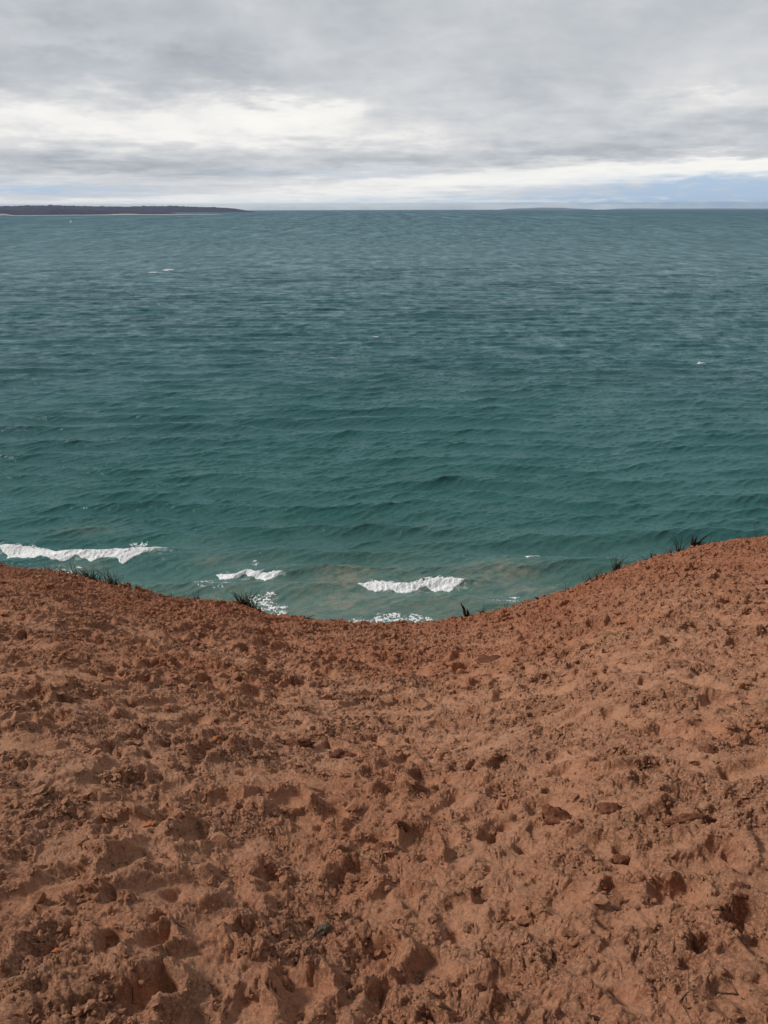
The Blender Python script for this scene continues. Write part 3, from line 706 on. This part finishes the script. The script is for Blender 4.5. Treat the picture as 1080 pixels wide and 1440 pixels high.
v, f = prism([[(-6, -2.0, 6.61), (2, -2.0, 6.61), (3, 0, 6.61), (2, 2.0, 6.61), (-6, 2.0, 6.61)], [(-5.6, -1.8, 9.4), (1, -1.8, 9.4), (1.8, 0, 9.4), (1, 1.8, 9.4), (-5.6, 1.8, 9.4)]])
wh = mesh_obj('wheelhouse', v, f, WHITE, boat, False)
for s_ in (-1, 1):
    v, f = prism([[(-7.5, s_ * 2.56, 4.7), (3.4, s_ * 2.56, 4.7), (3.4, s_ * 2.66, 4.7), (-7.5, s_ * 2.66, 4.7)], [(-7.5, s_ * 2.52, 5.7), (3.2, s_ * 2.52, 5.7), (3.2, s_ * 2.62, 5.7), (-7.5, s_ * 2.62, 5.7)]]); mesh_obj('window', v, f, GLASS, cab, False)
v, f = prism([[(-2.3 + .18 * math.cos(t), .18 * math.sin(t), 9.41) for t in np.linspace(0, 5.3, 6)], [(-2.5 + .1 * math.cos(t), .1 * math.sin(t), 15.5) for t in np.linspace(0, 5.3, 6)]]); mesh_obj('mast', v, f, WHITE, boat, False)

# ------------------------------------------------------------------ grass tufts, stalks, stubs on the dune edge
def edge_point(px, back=0.0, dr=0.0):
    a = azp_crest(px); rc = float(np.interp(a, _ta, _TR)) + dr
    # highest-standing ground line as seen from the eye
    rr = np.linspace(rc - 3.5, rc + 1.5, 80); j = int(np.clip(np.searchsorted(AZ, a), 1, len(AZ) - 1))
    i = np.searchsorted(RR, rr); i = np.clip(i, 0, len(RR) - 1)
    tanv = (ZZ[i, j] - CAM_Z) / RR[i]; k = i[int(np.argmax(tanv))]
    r_ = RR[k] - back
    x, y = r_ * math.sin(R(a)), r_ * math.cos(R(a)); return x, y, relief_z(x, y)
def azp_crest(px):
    xs = [c[0] for c in CREST]; py = np.interp(px, xs, [c[1] for c in CREST]); return azp(px, py)
GRASS_D = simple_mat('dark_marram_grass', (0.030, 0.034, 0.024), (0.060, 0.055, 0.035), 30, .8)
GRASS_G = simple_mat('green_grass_blade', (0.045, 0.070, 0.030), (0.085, 0.085, 0.045), 30, .7)
GRASS_T = simple_mat('dry_grass_blade', (0.16, 0.12, 0.07), (0.10, 0.075, 0.045), 30, .8)
GRASS_M = simple_mat('brownish_grass_blade', (0.075, 0.062, 0.035), (0.11, 0.085, 0.05), 30, .8)
TWIG = simple_mat('dead_twig', (0.035, 0.024, 0.018), (0.075, 0.050, 0.036), 60, .9)
def tube(pts, rads, sides=5):
    v, f = [], []; n = len(pts)
    for k in range(n):
        p = Vector(pts[k]); t = (Vector(pts[min(k + 1, n - 1)]) - Vector(pts[max(k - 1, 0)])).normalized()
        s = t.cross(Vector((0.3, 0.2, 1))).normalized() if abs(t.z) < .95 else t.cross(Vector((1, .1, 0))).normalized(); u = t.cross(s)
        for i in range(sides):
            an = 2 * math.pi * i / sides; v.append(tuple(p + (s * math.cos(an) + u * math.sin(an)) * rads[k]))
    for k in range(n - 1):
        for i in range(sides): f.append((k * sides + i, k * sides + (i + 1) % sides, (k + 1) * sides + (i + 1) % sides, (k + 1) * sides + i))
    f.append(tuple(range(sides))[::-1]); f.append(tuple(range((n - 1) * sides, n * sides)))
    return v, f
def merge(parts):
    V_, F_ = [], []
    for v, f in parts:
        o = len(V_); V_ += list(v); F_ += [tuple(i + o for i in q) for q in f]
    return V_, F_
def blade(x, y, z, h, lean, az_, wd, curl):
    pts, rd = [], []
    for k in range(6):
        t = k / 5; off = lean * t + curl * t * t
        pts.append((x + math.sin(az_) * off * h, y + math.cos(az_) * off * h, z + h * (t - .25 * abs(curl) * t * t)))
        rd.append(wd * (1 - t) ** .7 * .5 + .0004)
    return tube(pts, rd, 4)
def tuft(px, n, h, spread, wd, mat, label, name='grass_tuft', back=.12, lean=.35, upright=0, width=None, cat='grass tuft', rooty=False):
    h *= 1.45; back = .03; x, y, z = edge_point(px, back)
    e = empty(name, (x, y, z - .01)); tag(e, label, cat, 'grass along the dune edge' if cat == 'grass tuft' else None)
    ps = []; rt = []
    for i in range(n):
        ox = random.gauss(0, spread * .5); oy = random.gauss(0, spread * .2)
        zz = relief_z(x + ox, y + oy) - z
        hh = h * random.uniform(.5, 1.05); an = random.uniform(0, 6.28)
        if random.random() < .6: an = math.pi / 2 if ox > 0 else -math.pi / 2
        ps.append(blade(ox, oy, zz, hh * 1.25, random.uniform(0, lean), an + random.gauss(0, .5), wd * random.uniform(.7, 1.3), random.uniform(-.2, .5)))
    k_ = max(1, len(ps) * 2 // 3) if mat is GRASS_D and n > 12 else len(ps)
    mesh_obj('blades', *merge(ps[:k_]), mat, e)
    if k_ < len(ps): mesh_obj('straw_blades', *merge(ps[k_:]), GRASS_M, e)
    for i in range(max(4, n // 3)):
        ox = random.gauss(0, spread * .45); oy = random.gauss(0, spread * .2); zz = relief_z(x + ox, y + oy) - z
        rt.append(tube([(ox, oy, zz - .02), (ox + random.gauss(0, .03), oy - .01, zz + .04), (ox + random.gauss(0, .07), oy + random.gauss(0, .03), zz + .05 + .05 * random.random())], [wd * 1.1, wd * .9, wd * .3], 4))
    mesh_obj('dead_base', *merge(rt), TWIG, e)
    return e
tuft(128, 64, .19, .28, .013, GRASS_D, 'dense dark spiky grass tuft on the left dune edge under the long roller')
tuft(158, 28, .22, .20, .010, GRASS_D, 'taller thin dark grass stalks just right of the dense dark tuft')
tuft(180, 9, .07, .18, .006, GRASS_D, 'short sparse bristles sloping away right of the dark stalks')
tuft(90, 8, .17, .07, .006, GRASS_T, 'pale dry stalks standing left of the dense dark tuft')
tuft(66, 6, .12, .08, .006, GRASS_T, 'faint dry blades nearest the left edge of the dune crest')
tuft(20, 5, .07, .25, .006, GRASS_T, 'very low dry sprigs at the far left of the crest')
tuft(243, 4, .08, .06, .008, GRASS_G, 'low arching green blade halfway between the two dark left tufts')
tuft(277, 4, .16, .03, .008, GRASS_G, 'short green sprig left of the spiky tuft by the foam')
tuft(345, 40, .23, .17, .015, GRASS_D, 'spreading spiky grey-green tuft on the dune edge beside the lacy foam', lean=.55)
tuft(363, 12, .14, .14, .008, GRASS_D, 'low fine bristles leaning off the right of the spiky tuft')
tuft(433, 4, .05, .06, .010, GRASS_T, 'tiny brown sprig on the crest left of the lowest dip')
tuft(677, 5, .11, .04, .009, GRASS_G, 'small green sprig just right of the black forked stub')
tuft(708, 7, .12, .12, .007, GRASS_G, 'sparse green sprigs on the lower right slope before the pale foam')
tuft(730, 9, .08, .16, .008, GRASS_D, 'low tangled weeds on the lower right slope')
tuft(755, 3, .07, .03, .010, GRASS_D, 'single short dark spike on the lower right slope')
tuft(797, 5, .17, .05, .006, GRASS_T, 'thin leaning dry stalks midway up the right slope')
tuft(824, 6, .15, .06, .008, GRASS_D, 'little dark leaves on stalks below the bushy weed of the right slope')
tuft(848, 18, .12, .24, .010, GRASS_T, 'brownish low weeds spreading up the right slope')
tuft(866, 20, .24, .10, .014, GRASS_G, 'bushy green weed standing on the right slope', lean=.25)
tuft(917, 3, .12, .03, .007, GRASS_D, 'lone thin stem between the bushy weed and the upper stalks')
tuft(942, 20, .14, .18, .013, GRASS_T, 'brown grass clump at the foot of the thin dark stalks on the right')
tuft(954, 6, .28, .06, .018, GRASS_D, 'two thin dark leaning stalks left of the thick black spikes', lean=.3)
tuft(1008, 12, .09, .30, .007, GRASS_T, 'low rusty grass on the crest right of the black spikes')
tuft(1064, 8, .26, .10, .005, GRASS_G, 'wispy pale green grass near the right edge of the photo')
tuft(776, 10, .06, .22, .008, GRASS_T, 'low fringe of dry weeds just below the thin leaning stalks on the right slope')
tuft(836, 12, .09, .16, .009, GRASS_D, 'dark low weeds filling the edge left of the brownish weeds')
tuft(888, 14, .08, .26, .008, GRASS_T, 'brown fringe of short grass right of the bushy green weed')
tuft(905, 8, .07, .16, .008, GRASS_D, 'short dark fringe just left of the lone thin stem')
tuft(990, 10, .08, .16, .008, GRASS_D, 'short dark grass at the right foot of the thick black spikes')
tuft(1040, 12, .08, .28, .007, GRASS_T, 'thin dry fringe between the rusty grass and the wispy pale grass')
tuft(110, 12, .10, .14, .009, GRASS_D, 'short dark blades at the left foot of the dense dark tuft')
tuft(210, 6, .05, .2, .007, GRASS_T, 'scattered dry bits on the left slope below the short bristles')
# thick dark spikes and the forked stub
def stub(px, specs, label, name, cat, back=.03):
    x, y, z = edge_point(px, back); e = empty(name, (x, y, z - .04)); tag(e, label, cat)
    for k, (ox, h, lean, wd) in enumerate(specs):
        pts = []; rd = []
        for i in range(7):
            t = i / 6; pts.append((ox + lean * t * t * h + .006 * math.sin(i * 2.3 + k), .01 * math.cos(i * 1.9), h * t)); rd.append(wd * (.75 + .45 * math.sin(math.pi * min(t * 1.1, 1))) * (1 - t ** 4 * .85) * .5)
        mesh_obj('spike', *tube(pts, rd, 7), GRASS_D if cat != 'stump' else TWIG, e)
    return e
stub(655, [(-.02, .37, -.30, .055), (.04, .22, -.15, .055)], 'black forked stub sticking up right of the lowest dip', 'wood_stub', 'stump')
stub(975, [(-.05, .33, -.05, .055), (.0, .33, .12, .045), (.07, .40, .70, .040), (.03, .20, .5, .05)], 'thick black upright spikes, the tallest plant on the right slope', 'dead_plant', 'plant')
# fallen stick leading up from the black spikes
x, y, z = edge_point(1020, .15); x2, y2, z2 = edge_point(985, .25)
o = mesh_obj('fallen_stick', *tube([(0, 0, 0), ((x2 - x) * .5, (y2 - y) * .5, (z2 - z) * .5 + .03), (x2 - x, y2 - y, z2 - z)], [.008, .012, .006], 6), TWIG); o.location = (x, y, z + .035)
tag(o, 'thin dark stick lying along the crest right of the black spikes', 'stick')

# ------------------------------------------------------------------ debris on the sand
MUD = simple_mat('damp_dark_sand', (0.120, 0.047, 0.028), (0.25, 0.100, 0.057), 60, .95, .03)
BARK = simple_mat('old_bark', (0.060, 0.045, 0.028), (0.17, 0.140, 0.098), 90, .9, .01)
LEAF_O = simple_mat('orange_leaf', (0.42, 0.11, 0.035), (0.34, 0.14, 0.05), 30, .7)
LEAF_P = simple_mat('pale_leaf', (0.42, 0.30, 0.20), (0.34, 0.22, 0.14), 30, .8)
IV3, IF3 = ico(3)
def clump(px, py, sx, sy, sz, label, mat=None, sink=.35, rot=0, cat='sand clump', name='sand_clump'):
    g = ground_at(px, py)
    if not g: return
    s = random.randrange(9999)
    v = lumpy(IV3, s, .26, 1.3); v = v * (1 + .20 * fbm(v[:, 0] * 2.6 + s, v[:, 1] * 2.6 + v[:, 2] * 2.1, s, 4, .65))[:, None]
    v = v * np.array([sx, sy, sz]) * .85; c, q = math.cos(rot), math.sin(rot); v = np.stack([v[:, 0] * c - v[:, 1] * q, v[:, 0] * q + v[:, 1] * c, v[:, 2]], -1)
    o = mesh_obj(name, v, IF3, mat or SAND, attrs={'crumble': np.full(len(v), .9)}); o.location = (g[0], g[1], relief_z(g[0], g[1]) + sz * (1 - 2 * sink) - .42 * sz)
    tag(o, label, cat); return o
clump(782, 1143, .080, .045, .040, 'largest dark lump of caked sand, right of centre in the trampled ground', MUD, rot=-.4)
clump(815, 1158, .050, .032, .028, 'dark caked slab leaning on the lower right of the largest lump', MUD, rot=-.5)
clump(858, 1125, .060, .040, .024, 'crusted dark clump up and to the right of the largest lump', MUD, rot=.2)
clump(880, 1180, .038, .022, .016, 'small black clod below the crusted clump', MUD)
clump(415, 1040, .085, .055, .045, 'dark rounded clod on the sand left of centre, below the dune crest', MUD)
clump(478, 1058, .075, .05, .035, 'flat brown clod right of the dark rounded clod', MUD)
clump(553, 1094, .035, .03, .025, 'small dark clod by a footprint edge near the middle', MUD)
clump(560, 1165, .04, .03, .028, 'brown clod with a hollow under it near the middle', MUD)
clump(540, 1190, .045, .035, .032, 'rounded brown clod next to the hollow near the middle', MUD)
clump(252, 1151, .022, .02, .022, 'little black lump beside the orange leaf', MUD)
clump(685, 905 + 18, .20, .10, .05, 'dark bank of clods just below the crest, right of centre', MUD)
clump(975, 1140, .10, .03, .025, 'long dark clod by a smooth footprint near the right edge', MUD, rot=.1)
clump(380, 1222, .05, .028, .022, 'dark wedge-shaped clod in a hollow left of centre', MUD, rot=.5)
clump(1040, 1252, .05, .03, .02, 'dark crumbly lip above the deep hole at the right edge', MUD)
clump(625, 1050, .04, .03, .025, 'small clod standing alone right of centre in the upper sand')
clump(1000, 1050, .05, .04, .03, 'dark clod in the upper sand near the right edge', MUD)
clump(500, 1290, .04, .03, .02, 'crumbly sand lump above the curved footprint')
clump(718, 1160, .016, .012, .012, 'small pale pebble left of the largest dark lump', LEAF_P, cat='pebble', name='pebble')
clump(452, 1302, .034, .017, .014, 'grey-black piece of bark half buried in the lower sand left of centre', BARK, rot=.7, cat='bark', name='bark_piece')
clump(438, 1312, .020, .010, .010, 'small chip at the lower end of the grey-black bark', BARK, rot=1.1, cat='bark', name='bark_piece')
clump(838, 1424, .024, .006, .005, 'flat dark splinter in a footprint at the bottom right', TWIG, rot=-.4, cat='splinter', name='wood_splinter')
def leaf(px, py, s, mat, label, rot):
    g = ground_at(px, py); n = 9; v = []; f = []
    for k in range(n):
        t = k / (n - 1); wd = s * .42 * math.sin(math.pi * t) ** .8 + .0008
        for q in (-1, -.4, .4, 1): v.append((s * (t - .5) * 2, wd * q, .25 * s * math.sin(t * 2.5) + .18 * wd * abs(q) + .10 * s * math.sin(k * 1.7 + q)))
    for k in range(n - 1):
        for q in range(3): f.append((k * 4 + q, k * 4 + q + 1, (k + 1) * 4 + q + 1, (k + 1) * 4 + q))
    o = mesh_obj('leaf', v, f, mat); so = o.modifiers.new('thickness', 'SOLIDIFY'); so.thickness = .0008
    o.location = (g[0], g[1], relief_z(g[0], g[1]) + .006); o.rotation_euler = (random.uniform(-.3, .3), random.uniform(-.2, .2), rot)
    tag(o, label, 'leaf'); return o
leaf(208, 1151, .030, LEAF_O, 'bright rust-orange leaf on the sand beside a little black lump', .3)
leaf(302, 1040, .030, LEAF_O, 'dull orange leaf in the upper sand left of the dark rounded clod', .9)
leaf(76, 1332, .013, LEAF_O, 'tiny reddish leaf fragment low in the left corner area', .2)
leaf(340, 947, .034, LEAF_P, 'pale curled leaf far up the sand under the spiky tuft', .1)
leaf(560, 975, .035, LEAF_O, 'faint orange leaf far up the sand near the middle', 1.2)
leaf(905, 1060, .028, LEAF_P, 'pale flat leaf in the upper right sand', 2.0)
# rootlets: countless fine dead bits, plus a few branched roots that can be told apart
def root_parts(x, y, z, s, n, seed):
    rr = random.Random(seed); ps = []
    def grow(p, an, L, w_, d):
        pts = [p]; q = list(p)
        for k in range(5):
            an += rr.gauss(0, .32); q = [q[0] + math.sin(an) * L / 5, q[1] + math.cos(an) * L / 5, 0]; q[2] = relief_z(x + q[0], y + q[1]) - z + w_ * .6 + rr.uniform(0, .006); pts.append(tuple(q))
            if d and rr.random() < .45: grow(tuple(q), an + rr.choice((-1, 1)) * rr.uniform(.5, 1.2), L * .55, w_ * .6, d - 1)
        ps.append(tube(pts, [w_ * (1 - .14 * i) for i in range(6)], 4))
    for k in range(n): grow((0, 0, relief_z(x, y) - z + .004), rr.uniform(0, 6.28), s * rr.uniform(.6, 1), .0013, 2)
    return ps
def root(px, py, s, n, label, seed):
    g = ground_at(px, py); z = relief_z(g[0], g[1])
    o = mesh_obj('dead_root', *merge(root_parts(g[0], g[1], z, s, n, seed)), TWIG); o.location = (g[0], g[1], z); tag(o, label, 'root')
root(955, 1405, .13, 3, 'branching black rootlet at the bottom right corner', 1)
root(1040, 1385, .09, 3, 'thicket of black rootlets against the bottom right edge', 2)
root(930, 1375, .07, 3, 'mossy knot of fine roots above the branching rootlet at the bottom right', 3)
root(425, 1345, .06, 3, 'wispy dead grass in the hollow left of the curved footprint', 4)
root(330, 1118, .07, 2, 'thin pale twig curled over a clod left of centre', 5)
root(645, 1260, .06, 3, 'small tangle of roots below the middle of the sand', 6)
root(285, 1385, .08, 1, 'single upright dark rootlet low on the left', 7)
root(850, 1235, .06, 4, 'knot of short roots below the black clod', 8)
ps = []
for k in range(420):
    a = R(random.uniform(-34, 34)); r_ = 1.2 + 13 * random.random() ** 1.3; x, y = r_ * math.sin(a), r_ * math.cos(a); L = random.uniform(.012, .045) * (1 + r_ * .08); an = random.uniform(0, 6.28)
    pts = []
    for q in range(4):
        an += random.gauss(0, .5); pts.append((x, y, relief_z(x, y) + .003 + random.uniform(0, .010))); x += math.sin(an) * L / 3; y += math.cos(an) * L / 3
    ps.append(tube(pts, [.0013, .0012, .001, .0006], 3))
tag(mesh_obj('plant_litter', *merge(ps), TWIG), kind='stuff')

# ------------------------------------------------------------------ haze
HAZE = bpy.data.materials.new('haze'); HAZE.use_nodes = True
h = NT(HAZE.node_tree); h.n.clear()
pvn = h.node('ShaderNodeVolumePrincipled'); pvn.inputs['Color'].default_value = (0.50, 0.74, 1.0, 1); pvn.inputs['Density'].default_value = 1.25e-5; pvn.inputs['Anisotropy'].default_value = 0.2
ho = h.node('ShaderNodeOutputMaterial'); h.l.new(pvn.outputs[0], ho.inputs['Volume'])
S, B, T = 57000, -270, 190
v = [(sx * S, sy * S, z) for z in (B, T) for sx, sy in ((-1, -1), (1, -1), (1, 1), (-1, 1))]
f = [(3, 2, 1, 0), (4, 5, 6, 7), (0, 1, 5, 4), (1, 2, 6, 5), (2, 3, 7, 6), (3, 0, 4, 7)]
tag(mesh_obj('haze', v, f, HAZE, smooth=False), kind='stuff')
